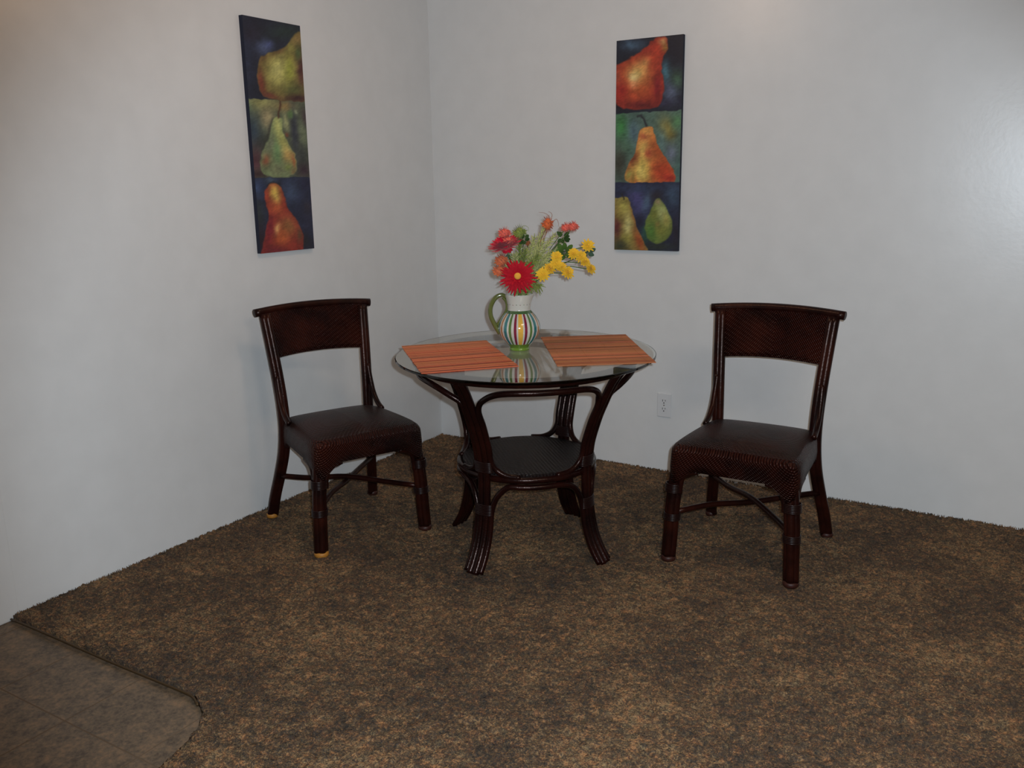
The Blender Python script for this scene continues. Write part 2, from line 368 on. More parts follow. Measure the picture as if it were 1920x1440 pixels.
def art_left(X, Y):
    C = np.zeros(X.shape + (3,)); C[:] = (28, 30, 44)
    # --- panel 1: olive pear on dark blue
    C = blob(C, X, Y, 495, 88, 16, 14, (66, 78, 112)); C = blob(C, X, Y, 505, 82, 8, 7, (72, 84, 140), .7)
    C = blob(C, X, Y, 460, 110, 14, 55, (34, 42, 66), .8); C = blob(C, X, Y, 535, 60, 34, 14, (34, 48, 44), .9)
    C = blob(C, X, Y, 470, 60, 20, 20, (34, 28, 42), .7)
    m, sd = polymask(X, Y, [(484, 150), (482, 128), (489, 108), (503, 99), (524, 94), (540, 84), (549, 71), (556, 63), (566, 60), (585, 72), (585, 186), (560, 192), (520, 186), (497, 180), (487, 166)], 2)
    C = lay(C, m, (104, 86, 40))
    C = blob(C, X, Y, 530, 135, 32, 34, (150, 144, 66), 1, 0, m, 3); C = blob(C, X, Y, 523, 130, 17, 22, (176, 170, 92), .95, 15, m)
    C = blob(C, X, Y, 544, 128, 9, 26, (132, 142, 34), .6, 0, m); C = blob(C, X, Y, 558, 74, 10, 12, (150, 122, 64), .8, 30, m); C = blob(C, X, Y, 548, 90, 10, 10, (130, 126, 54), .8, 30, m)
    C = blob(C, X, Y, 490, 155, 7, 26, (118, 42, 32), .85, -8, m); C = blob(C, X, Y, 505, 178, 18, 6, (104, 42, 36), .8, 15, m)
    C = blob(C, X, Y, 566, 128, 7, 34, (74, 30, 34), .9, 0, m); C = blob(C, X, Y, 562, 100, 6, 14, (70, 96, 48), .8, 0, m)
    C = blob(C, X, Y, 552, 168, 20, 12, (66, 76, 38), .7, 0, m); C = blob(C, X, Y, 560, 184, 26, 7, (58, 26, 30), .9, 0, m)
    C = blob(C, X, Y, 492, 106, 8, 12, (92, 58, 32), .5, 40, m); C = blob(C, X, Y, 525, 95, 14, 4, (92, 56, 32), .6, -25, m)
    # --- panel 2: pale green pear
    k2 = np.clip((Y - (181.5 + (X - 456) * .073)) / 1.2 + .5, 0, 1) * np.clip(((331 + (X - 470) * .0) - Y) / 1.2 + .5, 0, 1)
    D = np.zeros_like(C); D[:] = (74, 82, 62)
    D = blob(D, X, Y, 490, 190, 32, 16, (144, 142, 78), .9); D = blob(D, X, Y, 500, 218, 14, 20, (158, 142, 98), .9); D = blob(D, X, Y, 462, 200, 8, 14, (96, 122, 84), .8)
    D = blob(D, X, Y, 535, 198, 18, 10, (150, 116, 60), .8); D = blob(D, X, Y, 473, 245, 16, 34, (42, 58, 74), .95, -8); D = blob(D, X, Y, 488, 265, 10, 18, (44, 50, 46), .7, 30)
    D = blob(D, X, Y, 478, 300, 14, 28, (78, 38, 48), .9); D = blob(D, X, Y, 482, 324, 30, 6, (54, 34, 34), .9)
    D = blob(D, X, Y, 553, 245, 8, 46, (44, 46, 58), .95, -5); D = blob(D, X, Y, 570, 255, 8, 24, (110, 122, 88), .85, -10); D = blob(D, X, Y, 568, 290, 12, 20, (52, 56, 54), .8)
    D = blob(D, X, Y, 571, 318, 14, 14, (44, 26, 38), .9); D = blob(D, X, Y, 556, 208, 4, 5, (146, 156, 118), .9); D = blob(D, X, Y, 537, 226, 6, 16, (158, 160, 104), .85, -8); D = blob(D, X, Y, 545, 213, 5, 8, (86, 126, 62), .8); D = blob(D, X, Y, 572, 218, 6, 16, (58, 40, 48), .8, -12)
    D = blob(D, X, Y, 538, 251, 4, 4, (130, 58, 38), .8); D = stroke(D, X, Y, [(512, 221), (502, 250), (490, 278)], 3, (48, 48, 40), .7)
    m, sd = polymask(X, Y, [(514, 219), (524, 218), (530, 224), (531, 246), (537, 262), (549, 279), (556, 300), (556, 318), (545, 327), (520, 330), (496, 326), (487, 312), (488, 290), (498, 270), (506, 250), (509, 232)], 1.8)
    D = lay(D, m, (104, 120, 78))
    D = blob(D, X, Y, 520, 235, 9, 24, (172, 176, 96), 1, 0, m); D = blob(D, X, Y, 531, 265, 9, 26, (158, 158, 80), .95, -22, m); D = blob(D, X, Y, 540, 290, 12, 16, (188, 148, 74), .95, -15, m)
    D = blob(D, X, Y, 498, 298, 8, 12, (132, 70, 44), .95, 10, m); D = blob(D, X, Y, 519, 283, 7, 28, (86, 126, 74), .7, -10, m); D = blob(D, X, Y, 506, 268, 7, 18, (108, 112, 88), .7, 20, m)
    D = blob(D, X, Y, 522, 316, 18, 12, (110, 112, 78), .8, 0, m); D = blob(D, X, Y, 551, 300, 4, 12, (176, 92, 48), .8, -10, m); D = blob(D, X, Y, 539, 312, 7, 5, (122, 140, 60), .8, 0, m); D = blob(D, X, Y, 551, 322, 6, 8, (118, 84, 50), .8, 0, m)
    D = stroke(D, X, Y, [(527, 187), (524, 205), (522, 218)], 2.0, (74, 44, 28), .95)
    C = lay(C, k2, (0, 0, 0)) + D * k2[..., None]
    # --- panel 3: red pear with yellow neck on blue
    k3 = np.clip((Y - 331) / 1.2 + .5, 0, 1); D = np.zeros_like(C); D[:] = (30, 34, 56)
    D = blob(D, X, Y, 478, 350, 18, 18, (48, 66, 104), .95); D = blob(D, X, Y, 505, 336, 12, 6, (60, 78, 94), .8); D = blob(D, X, Y, 546, 358, 16, 22, (54, 70, 98), .9); D = blob(D, X, Y, 575, 345, 14, 14, (28, 28, 52), .8)
    D = blob(D, X, Y, 480, 400, 14, 28, (42, 48, 46), .85); D = blob(D, X, Y, 485, 450, 16, 28, (40, 24, 30), .9); D = blob(D, X, Y, 575, 420, 10, 30, (38, 38, 60), .8); D = blob(D, X, Y, 576, 388, 8, 12, (46, 38, 46), .7)
    D = blob(D, X, Y, 570, 455, 16, 14, (30, 28, 32), .9)
    D = stroke(D, X, Y, [(499, 346), (505, 342), (512, 341), (522, 344)], 2.2, (28, 30, 30), .8)
    m, sd = polymask(X, Y, [(494, 358), (502, 346), (512, 341), (523, 348), (531, 360), (536, 380), (545, 398), (557, 415), (566, 434), (567, 452), (560, 480), (490, 484), (490, 460), (495, 432), (502, 408), (499, 390), (494, 374)], 1.8)
    D = lay(D, m, (134, 38, 28))
    D = blob(D, X, Y, 513, 360, 12, 18, (196, 160, 62), 1, -8, m); D = blob(D, X, Y, 517, 372, 5, 12, (206, 174, 74), .8, -8, m); D = blob(D, X, Y, 515, 390, 14, 12, (186, 80, 38), .9, 0, m); D = blob(D, X, Y, 498, 366, 5, 14, (160, 54, 32), .8, 0, m)
    D = blob(D, X, Y, 538, 424, 17, 20, (146, 96, 46), .9, 0, m); D = blob(D, X, Y, 527, 444, 14, 18, (172, 78, 32), .9, 0, m); D = blob(D, X, Y, 517, 428, 5, 10, (214, 158, 88), .9, 20, m)
    D = blob(D, X, Y, 503, 430, 7, 28, (106, 20, 34), .8, 10, m); D = blob(D, X, Y, 561, 440, 5, 14, (96, 66, 40), .9, 0, m); D = blob(D, X, Y, 515, 470, 26, 8, (110, 26, 38), .8, 0, m); D = blob(D, X, Y, 544, 462, 12, 8, (130, 40, 26), .8, 0, m)
    C = lay(C, k3, (0, 0, 0)) + D * k3[..., None]
    return C
def art_right(X, Y):
    C = np.zeros(X.shape + (3,)); C[:] = (28, 32, 44)
    C = blob(C, X, Y, 1186, 84, 20, 9, (62, 88, 112), .9); C = blob(C, X, Y, 1262, 90, 18, 30, (22, 22, 34), .9); C = blob(C, X, Y, 1247, 133, 8, 20, (56, 102, 118), .95)
    C = blob(C, X, Y, 1268, 148, 13, 18, (58, 92, 66), .9); C = blob(C, X, Y, 1256, 172, 14, 18, (82, 92, 118), .9); C = blob(C, X, Y, 1246, 192, 16, 8, (46, 44, 68), .8); C = blob(C, X, Y, 1276, 186, 8, 14, (32, 34, 52), .8)
    C = blob(C, X, Y, 1165, 192, 20, 12, (30, 18, 24), .8)
    m, sd = polymask(X, Y, [(1150, 128), (1166, 118), (1188, 104), (1210, 88), (1226, 72), (1240, 68), (1250, 74), (1250, 90), (1242, 106), (1239, 128), (1244, 152), (1242, 176), (1234, 196), (1205, 204), (1172, 202), (1154, 190), (1145, 160)], 2)
    C = lay(C, m, (150, 40, 26))
    C = blob(C, X, Y, 1196, 148, 34, 40, (186, 84, 36), .85, 0, m, 3); C = blob(C, X, Y, 1196, 136, 20, 16, (206, 166, 84), 1, -35, m); C = blob(C, X, Y, 1208, 118, 14, 9, (204, 140, 70), .9, -50, m); C = blob(C, X, Y, 1188, 144, 9, 9, (224, 200, 128), .8, -30, m); C = blob(C, X, Y, 1187, 158, 7, 7, (226, 150, 96), .7, 0, m)
    C = blob(C, X, Y, 1241, 78, 7, 7, (196, 164, 98), .95, 0, m); C = blob(C, X, Y, 1246, 88, 6, 8, (140, 118, 46), .8, 0, m); C = blob(C, X, Y, 1228, 105, 9, 30, (186, 56, 30), .7, 20, m)
    C = blob(C, X, Y, 1166, 168, 12, 18, (150, 24, 24), .7, 0, m); C = blob(C, X, Y, 1232, 160, 8, 26, (112, 18, 30), .8, 0, m); C = blob(C, X, Y, 1205, 196, 34, 9, (92, 26, 30), .85, 0, m); C = blob(C, X, Y, 1190, 180, 12, 7, (186, 66, 36), .6, 0, m); C = blob(C, X, Y, 1158, 142, 6, 16, (150, 70, 50), .6, 0, m)
    k2 = np.clip((Y - (212.5 - (X - 1155) * .072)) / 1.2 + .5, 0, 1) * np.clip((341.5 - (X - 1155) * .02 - Y) / 1.2 + .5, 0, 1)
    D = np.zeros_like(C); D[:] = (72, 96, 84)
    D = blob(D, X, Y, 1166, 235, 13, 26, (52, 124, 56), .95); D = blob(D, X, Y, 1188, 245, 12, 24, (74, 100, 112), .9); D = blob(D, X, Y, 1200, 215, 30, 6, (70, 96, 84), .7); D = blob(D, X, Y, 1176, 275, 12, 14, (70, 108, 82), .7)
    D = blob(D, X, Y, 1162, 305, 13, 30, (52, 48, 38), .9); D = blob(D, X, Y, 1250, 238, 13, 22, (134, 120, 54), .9, -15); D = blob(D, X, Y, 1258, 250, 7, 9, (110, 92, 34), .7); D = blob(D, X, Y, 1240, 262, 8, 18, (86, 118, 116), .7); D = blob(D, X, Y, 1258, 285, 12, 18, (96, 104, 124), .9); D = blob(D, X, Y, 1268, 225, 10, 14, (74, 126, 74), .8); D = blob(D, X, Y, 1272, 320, 7, 26, (58, 88, 84), .8)
    D = stroke(D, X, Y, [(1196, 217), (1203, 215), (1208, 222), (1212, 233)], 2.4, (36, 38, 42), .95)
    m, sd = polymask(X, Y, [(1204, 238), (1214, 235), (1223, 237), (1227, 250), (1232, 266), (1241, 284), (1254, 305), (1264, 322), (1266, 334), (1255, 342), (1200, 344), (1176, 338), (1172, 326), (1180, 304), (1191, 286), (1196, 262), (1198, 246)], 1.4)
    D = lay(D, m, (178, 94, 40))
    D = blob(D, X, Y, 1212, 245, 14, 14, (214, 150, 66), .9, 0, m); D = blob(D, X, Y, 1206, 280, 11, 26, (204, 166, 76), .95, 0, m); D = blob(D, X, Y, 1205, 316, 16, 26, (202, 172, 70), 1, 0, m, 3); D = blob(D, X, Y, 1203, 322, 8, 14, (214, 190, 92), .7, 0, m)
    D = blob(D, X, Y, 1244, 318, 22, 22, (180, 56, 26), .95, 0, m, 3); D = blob(D, X, Y, 1256, 332, 14, 8, (156, 28, 26), .8, 0, m); D = blob(D, X, Y, 1234, 282, 10, 20, (168, 70, 30), .8, -25, m); D = blob(D, X, Y, 1207, 254, 9, 7, (168, 72, 44), .85, 0, m); D = blob(D, X, Y, 1216, 286, 7, 10, (176, 64, 38), .8, 0, m)
    D = blob(D, X, Y, 1188, 296, 8, 12, (98, 42, 24), .9, 35, m); D = blob(D, X, Y, 1180, 326, 7, 14, (150, 146, 62), .9, 20, m); D = blob(D, X, Y, 1188, 330, 3, 16, (112, 104, 40), .6, 10, m)
    C = lay(C, k2, (0, 0, 0)) + D * k2[..., None]
    k3 = np.clip((Y - (341.5 - (X - 1155) * .02)) / 1.2 + .5, 0, 1); D = np.zeros_like(C); D[:] = (32, 36, 58)
    D = blob(D, X, Y, 1196, 376, 14, 28, (70, 66, 120), .95, -15); D = blob(D, X, Y, 1212, 378, 8, 22, (68, 92, 116), .85, 15); D = blob(D, X, Y, 1262, 364, 16, 26, (50, 70, 92), .9); D = blob(D, X, Y, 1200, 352, 36, 7, (42, 54, 80), .8)
    D = blob(D, X, Y, 1200, 418, 10, 18, (30, 28, 48), .9); D = blob(D, X, Y, 1212, 438, 9, 18, (36, 84, 58), .85); D = blob(D, X, Y, 1268, 440, 10, 34, (36, 32, 42), .9); D = blob(D, X, Y, 1234, 462, 34, 8, (36, 42, 34), .9); D = blob(D, X, Y, 1170, 460, 20, 10, (30, 40, 36), .8)
    D = blob(D, X, Y, 1230, 366, 12, 10, (40, 34, 38), .8)
    m, sd = polymask(X, Y, [(1150, 380), (1160, 371), (1170, 369), (1178, 371), (1183, 384), (1189, 404), (1194, 424), (1202, 440), (1210, 458), (1213, 474), (1150, 474)], 1.8)
    D = lay(D, m, (122, 104, 46)); D = blob(D, X, Y, 1170, 386, 14, 16, (160, 150, 62), .9, 0, m); D = blob(D, X, Y, 1179, 424, 9, 22, (186, 178, 104), .95, 0, m); D = blob(D, X, Y, 1176, 448, 14, 10, (140, 132, 48), .8, 0, m)
    D = blob(D, X, Y, 1157, 425, 8, 24, (88, 30, 34), .95, 0, m); D = blob(D, X, Y, 1200, 452, 9, 22, (158, 66, 28), .95, -15, m); D = blob(D, X, Y, 1191, 412, 4, 26, (134, 76, 36), .8, -14, m); D = blob(D, X, Y, 1162, 462, 16, 12, (44, 50, 36), .9, 0, m); D = blob(D, X, Y, 1162, 402, 8, 10, (128, 116, 44), .7, 0, m)
    D = stroke(D, X, Y, [(1168, 364), (1170, 373)], 1.6, (44, 40, 30), .9)
    m, sd = polymask(X, Y, [(1228, 376), (1236, 370), (1243, 378), (1252, 394), (1259, 412), (1259, 432), (1250, 448), (1234, 456), (1220, 452), (1211, 436), (1211, 414), (1219, 394)], 2.2)
    D = lay(D, m, (92, 108, 44)); D = blob(D, X, Y, 1241, 398, 11, 18, (166, 172, 102), .95, -18, m); D = blob(D, X, Y, 1249, 412, 7, 14, (168, 156, 70), .9, -5, m); D = blob(D, X, Y, 1222, 434, 11, 18, (66, 116, 40), .85, 0, m); D = blob(D, X, Y, 1240, 432, 12, 14, (118, 118, 42), .8, 0, m); D = blob(D, X, Y, 1234, 377, 6, 5, (158, 132, 100), .8, 0, m); D = blob(D, X, Y, 1226, 402, 8, 14, (114, 112, 36), .6, 10, m); D = blob(D, X, Y, 1233, 420, 5, 6, (136, 104, 46), .6, 0, m)
    C = lay(C, k3, (0, 0, 0)) + D * k3[..., None]
    return C
def art_mat():
    m = mat('painted_canvas', (.5, .5, .5), .42, .35); t = NT(m); a = t.n('ShaderNodeVertexColor'); a.layer_name = 'paint'
    t.l(a.outputs[0], t.b.inputs['Base Color']); c = t.obj(); n = t.noise(c, 700, 1); t.bump(n.outputs[0], .25, .001); return m
M_ART = art_mat(); M_SIDE = mat('dark_canvas_edge', lin((40, 42, 56)), .7, .2)
def painting(name, fn, quad, origin, ux, un, W_, H_, T_, seed, label, gain=GAIN):
    # local frame: x along the wall, z up, y out of the wall; origin = top-left corner of the front
    nx, nz = 120, 354
    u = np.linspace(0, 1, nx); v = np.linspace(0, 1, nz); Ug, Vg = np.meshgrid(u, v)
    Hm = homog([(0, 0), (1, 0), (1, 1), (0, 1)], quad)
    den = Hm[2, 0] * Ug + Hm[2, 1] * Vg + 1; X = (Hm[0, 0] * Ug + Hm[0, 1] * Vg + Hm[0, 2]) / den; Y = (Hm[1, 0] * Ug + Hm[1, 1] * Vg + Hm[1, 2]) / den
    wob = (vnoise((X, Y), 7, seed) - .5) * 3.0; wob2 = (vnoise((X, Y), 7, seed + 1) - .5) * 3.0
    C = fn(X + wob, Y + wob2)
    C = C * (1 + .22 * (vnoise((X, Y), 9, seed + 2) - .5) + .22 * (vnoise((X + Y, Y), 2.6, seed + 3) - .5))[..., None]
    ed_ = np.minimum(np.minimum(Ug, 1 - Ug) * W_, np.minimum(Vg, 1 - Vg) * H_)
    lm_ = C.mean(-1, keepdims=True); C = np.clip(lm_ + (C - lm_) * .88 + 8, 2, 250); L = np.clip(srgb2lin(C) * gain, 0, .85)
    mb = MB(); V = np.stack([Ug * W_, np.full(Ug.shape, 0.), -Vg * H_], -1).reshape(-1, 3); V = V.tolist()
    F = [(j * nx + i, (j + 1) * nx + i, (j + 1) * nx + i + 1, j * nx + i + 1) for j in range(nz - 1) for i in range(nx - 1)]
    mb.v = V; mb.f = F; mb.mi = [0] * len(F)
    o_ = len(V)
    mb.add([(0, 0, 0), (W_, 0, 0), (W_, 0, -H_), (0, 0, -H_), (0, T_, 0), (W_, T_, 0), (W_, T_, -H_), (0, T_, -H_)], [(0, 1, 5, 4), (1, 2, 6, 5), (2, 3, 7, 6), (3, 0, 4, 7), (4, 5, 6, 7)], 1)
    o = mb.build(name, [M_ART, M_SIDE], smooth=False)
    ca = o.data.color_attributes.new('paint', 'FLOAT_COLOR', 'POINT')
    A = np.ones((len(mb.v), 4)); A[:o_, :3] = L.reshape(-1, 3); ca.data.foreach_set('color', A.ravel())
    ux = Vector(ux); un = Vector(un)
    o.matrix_world = Matrix(((ux.x, -un.x, 0, origin[0]), (ux.y, -un.y, 0, origin[1]), (0, 0, 1, origin[2]), (0, 0, 0, 1)))
    return tag(o, label, 'painting', 'tall three-panel pear canvases')
painting('wall_canvas', art_left, [(455, 27), (565, 49), (589, 466), (485, 475)], (.020, -1.238, 2.011), (0, 1, 0), (1, 0, 0), .3115, .9185, .0195, 3,
         'tall narrow canvas of three pears on the left wall, red pear at the bottom')
painting('wall_canvas.001', art_right, [(1157, 77), (1279, 63), (1271, 471), (1153, 469)], (1.046, -.020, 1.967), (1, 0, 0), (0, -1, 0), .3115, .9185, .0195, 11,
         'tall narrow canvas on the right wall, red pear at top, two green pears at bottom')

# ------------------------------------------------------------------ rattan table
TC = (1.170, -1.060); TA = -94.3      # centre, azimuth of the front-left leg
tb_ = empty('rattan_table', (TC[0], TC[1], 0)); tag(tb_, 'round glass-topped dark rattan table with four bent legs and a low shelf', 'table')
PROF = [(0, .347), (.05, .315), (.10, .293), (.16, .277), (.23, .268), (.30, .265), (.38, .265), (.44, .273), (.50, .291), (.56, .312), (.62, .340), (.68, .370), (.722, .398)]
SX, SY = -.0035, .0133                 # the table leans a little towards the camera
def prof(z):
    for (a, ra), (b, rb) in zip(PROF, PROF[1:]):
        if a <= z <= b: t = (z - a) / (b - a); return ra + (rb - ra) * t
    return PROF[-1][1]
def tp(az, r, z, off=0):
    a = rad(az); x, y = r * cos(a) - off * sin(a), r * sin(a) + off * cos(a); return (x, y, z + (SX * x + SY * y) * min(1, max(0, z / .72)))
legs = []
for q in range(4):
    az = TA + 90 * q; mb = MB()
    zs = [0, .03, .06, .10, .16, .23, .30, .38, .44, .50, .56, .62, .68, .722]
    for s_ in (-1, 1):
        mb.tube(smooth_path([tp(az, prof(z), z, s_ * .0122) for z in zs], 4), .0132, 12)
    lg = mb.build('leg', M_RAT, tb_)
    for zc in (.385, .225):
        bn = MB(); wd = .0385
        for k in range(7):
            z = zc + (k - 3) * .0058; P = []
            for j in range(25):
                t = 2 * pi * j / 24; P.append(tp(az, prof(z) - .001 + .0165 * sin(t), z, wd * cos(t) * (.95 if True else 1)))
            bn.tube(P, .0031, 6, cap=False)
        bn.build('binding', M_BIND, lg)
def bay(q, upper):
    a0 = TA + 90 * q; a1 = a0 + 90
    off = .0305; P = []
    def side(az, s_, zs): return [tp(az, prof(z) - .004, z, s_ * off) for z in zs]
    if upper:
        zz = [.41, .45, .50, .55, .60]
        low0 = [tp(a0 + 30, .250, .350), tp(a0 + 19, .251, .354), tp(a0 + 10.5, .257, .374)]
        low1 = [tp(a1 - 10.5, .257, .374), tp(a1 - 19, .251, .354), tp(a1 - 30, .250, .350)]
        up = [tp(a0 + 7.2, .340, .632), tp(a0 + 11.5, .362, .655), tp(a0 + 17, .382, .677), tp(a0 + 23, .393, .690)] + [tp(a0 + x, .396, .694) for x in (31, 38, 45, 52, 59)] + [tp(a1 - 23, .393, .690), tp(a1 - 17, .382, .677), tp(a1 - 11.5, .362, .655), tp(a1 - 7.2, .340, .632)]
        P = low0 + side(a0, 1, zz) + up + side(a1, -1, zz[::-1]) + low1
        return MB().tube(smooth_path(P, 5), .0110, 10)
    zz = [.004, .05, .10, .15, .215]
    up = [tp(a0 + 9.5, .263, .262), tp(a0 + 14.5, .259, .294), tp(a0 + 21, .256, .315)] + [tp(a0 + x, .254, .3145) for x in (30, 38, 45, 52, 60)] + [tp(a1 - 21, .256,   .308), tp(a1 - 14.5, .259, .294), tp(a1 - 9.5, .263, .262)]
    return MB().tube(smooth_path(side(a0, 1, zz) + up + side(a1, -1, zz[::-1]), 5), .0110, 10)
for q in range(4):
    bay(q, True).build('upper_brace', M_RAT, tb_); bay(q, False).build('lower_brace', M_RAT, tb_)
def tring(R, z, r):
    m_ = MB(); n = 96; P = [tp(360 * k / n, R, z) for k in range(n + 1)]; return m_.tube(P, r, 12, cap=False)
tring(.405, .7265, .0135).build('top_ring', M_RAT, tb_)
sh = MB(); sh.lathe([(.0001, .358), (.06, .358), (.12, .358), (.18, .358), (.238, .358), (.242, .355), (.242, .344), (.0001, .342)], 96)
sh.v = [(x, y, z + SY * y * .5) for x, y, z in sh.v]; so = sh.build('shelf', M_SHELF, tb_, autos=40)
for z, R in ((.340, .252),): tring(R, z, .0125).build('shelf_ring', M_RAT, so)
M_GLASS = mat('green_tinted_glass', (.97, 1.0, .98), .0, .5, **{'Transmission Weight': 1.0, 'IOR': 1.5})
gl = MB(); R0 = .4787; gl.lathe([(.0001, .7415), (.3, .7415), (R0 - .012, .7415), (R0 - .003, .7415), (R0, .7435), (R0, .7495), (R0 - .003, .7515), (R0 - .012, .7515), (.3, .7515), (.0001, .7515)], 128)
gl.v = [(x, y, z + SX * x + SY * y) for x, y, z in gl.v]
va = M_GLASS.node_tree.nodes.new('ShaderNodeVolumeAbsorption'); va.inputs['Color'].default_value = (.45, .75, .6, 1); va.inputs['Density'].default_value = 3
M_GLASS.node_tree.links.new(va.outputs[0], M_GLASS.node_tree.nodes['Material Output'].inputs['Volume'])
go = gl.build('glass_top', M_GLASS, tb_, autos=22); go['label'] = 'clear green-tinted glass disc'
def ztop(x, y): return .7515 + SX * (x - TC[0]) + SY * (y - TC[1])

# ------------------------------------------------------------------ placemats
def mat_mat(name, seed, cols):
    m = mat(name, (.5, .2, .1), .6, .25); t = NT(m); c = t.obj()
    s = t.n('ShaderNodeSeparateXYZ'); t.l(c, s.inputs[0])
    cb = t.n('ShaderNodeCombineXYZ'); t.l(t.math('FLOOR', t.math('MULTIPLY', s.outputs[1], 250)), cb.inputs[0]); cb.inputs[1].default_value = seed
    wn = t.n('ShaderNodeTexWhiteNoise', noise_dimensions='2D'); t.l(cb.outputs[0], wn.inputs['Vector'])
    cb2 = t.n('ShaderNodeCombineXYZ'); t.l(t.math('MULTIPLY', s.outputs[1], 34), cb2.inputs[0]); cb2.inputs[1].default_value = seed * 3.1
    n2 = t.noise(cb2.outputs[0], 1.0, 2); v = t.math('ADD', t.math('MULTIPLY', wn.outputs[0], .42), t.math('MULTIPLY', n2.outputs[0], .64))
    t.l(t.ramp(v, cols), t.b.inputs['Base Color'])
    t.bump(t.math('ABSOLUTE', t.math('SINE', t.math('MULTIPLY', s.outputs[1], 250 * pi))), .8, .0015)
    return m
MC = [(.27, lin((100, 46, 36))), (.35, lin((196, 84, 56))), (.46, lin((216, 122, 78))), (.56, lin((228, 138, 94))), (.66, lin((178, 118, 68))), (.75, lin((118, 62, 44)))]
MC2 = [(.27, lin((88, 56, 32))), (.37, lin((168, 82, 52))), (.47, lin((176, 118, 66))), (.56, lin((216, 124, 86))), (.66, lin((156, 106, 56))), (.75, lin((96, 56, 36)))]
M_MA = mat_mat('striped_bamboo_mat', 2.7, MC); M_MB_ = mat_mat('striped_bamboo_mat_muted', 9.3, MC2)
def placemat(cx, cy, ang, lw, ll, m, label, name):
    mb = MB(); n = 100; 
    for k in range(n):
        y0 = -ll / 2 + ll * k / n; y1 = y0 + ll / n * .86; j = random.uniform(-.0015, .0015)
        mb.box(-lw / 2 + j, lw / 2 + j, y0, y1, 0, .0022)
    for x in (-lw * .42, -lw * .14, lw * .14, lw * .42): mb.box(x - .0008, x + .0008, -ll / 2, ll / 2, .0004, .0027)
    o = mb.build(name, m, smooth=False)
    nrm = Vector((-SX, -SY, 1)).normalized(); xa = Vector((cos(rad(ang)), sin(rad(ang)), 0)); xa = (xa - nrm * xa.dot(nrm)).normalized(); ya = nrm.cross(xa)
    z = ztop(cx, cy) + .0004
    o.matrix_world = Matrix(((xa.x, ya.x, nrm.x, cx), (xa.y, ya.y, nrm.y, cy), (xa.z, ya.z, nrm.z, z), (0, 0, 0, 1)))
    return tag(o, label, 'placemat', 'striped bamboo placemats on the glass table')
placemat(.981, -1.232, 46, .335, .495, M_MA, 'orange striped bamboo placemat on the left half of the glass table', 'placemat')
placemat(1.377, -.905, 35.5, .342, .535, M_MB_, 'orange and olive striped bamboo placemat on the right half of the glass table', 'placemat.001')

# ------------------------------------------------------------------ striped jug
VX, VY = 1.126, -1.027; VZ = ztop(VX, VY)
CAMAZ = atan2(CAMLOC.y - VY, CAMLOC.x - VX)   # azimuth of the jug's front
jug = empty('striped_jug', (VX, VY, VZ), CAMAZ); tag(jug, 'ceramic jug with colourful vertical stripes, green handle, on the glass table', 'jug')
def cer(n, c, r=.12): return mat(n, lin(c), r, .6, **{'Coat Weight': .5, 'Coat Roughness': .04})
JM = [cer('white_glaze', (206, 202, 190)), cer('yellow_glaze', (228, 176, 74)), cer('maroon_glaze', (128, 40, 62)), cer('green_glaze', (92, 122, 66)),
      cer('teal_glaze', (44, 116, 118)), cer('ochre_glaze', (176, 128, 84)), cer('leaf_green_glaze', (112, 140, 52)), cer('dark_green_glaze', (78, 106, 66)), cer('inside_glaze', (190, 186, 176))]
prof_j = [(.0001, .004), (.034, .004), (.037, .0), (.0385, .004), (.036, .010), (.042, .018), (.054, .030), (.0655, .044), (.0745, .060), (.079, .077), (.0785, .092), (.0735, .109), (.065, .124), (.0545, .137), (.046, .146), (.0435, .150), (.0432, .158), (.0440, .170), (.0462, .184), (.0492, .198), (.0510, .206), (.0505, .2085), (.0485, .207), (.044, .185), (.0405, .16), (.044, .143), (.06, .12), (.070, .09), (.062, .05), (.03, .012), (.0001, .012)]
PP = []
for i in range(len(prof_j) - 1):
    (r0, z0), (r1, z1) = prof_j[i], prof_j[i + 1]
    for k in range(3): PP.append((r0 + (r1 - r0) * k / 3, z0 + (z1 - z0) * k / 3))
PP.append(prof_j[-1])
NS = 240; SEQ = [1, 2, 3, 4, 5, 4, 3, 2]
def jcol(i, k):
    seg = i // 3; z = PP[i][1]
    if seg < 4: return 6
    if seg >= 20: return 8
    if seg < 5: return 6
    if z < .0225 and seg < 8: return 6
    if seg >= 15: return 0
    if seg == 14 or z > .139: return 7
    a = (k + .5) / NS * 24 - .27 + 24; st = int(round(a)) % 24; d = abs(a - round(a)); c = SEQ[st % 8]
    wd = {1: .43, 5: .27, 4: .36, 3: .27, 2: .25}[c]
    return c if d < wd else 0
jb = MB(); jb.lathe(PP, NS, fn=jcol)
# pull the rim out into a spout on the right-hand side of the jug (azimuth +90 deg in the jug's frame)
sp = []
for (x, y, z) in jb.v:
    if z > .165:
        a = atan2(y, x); d = (a - pi / 2 + pi) % (2 * pi) - pi; k = math.exp(-(d / .42) ** 2) * ((z - .165) / .043) ** 1.6
        x *= 1 + .20 * k; y *= 1 + .20 * k; z += .006 * k
    sp.append((x, y, z))
jb.v = sp
jb.build('body', JM, jug, autos=60)
hp = smooth_path([(0, -.044, .196), (0, -.062, .206), (0, -.086, .196), (0, -.104, .166), (0, -.106, .132), (0, -.094, .100), (0, -.082, .078), (0, -.072, .062)], 6)
h_ = MB().tube(hp, [.0085 + .0035 * min(1, i / 12) for i in range(len(hp))], 14, flat=.75, side=Vector((1, 0, 0)))
h_.tube(smooth_path([(0, -.060, .197), (0, -.048, .182), (0, -.0445, .160), (0, -.050, .142), (0, -.064, .120), (0, -.078, .100), (0, -.088, .088)], 5), .0055, 10)
h_.build('handle', cer('olive_glaze', (98, 104, 54)), jug)
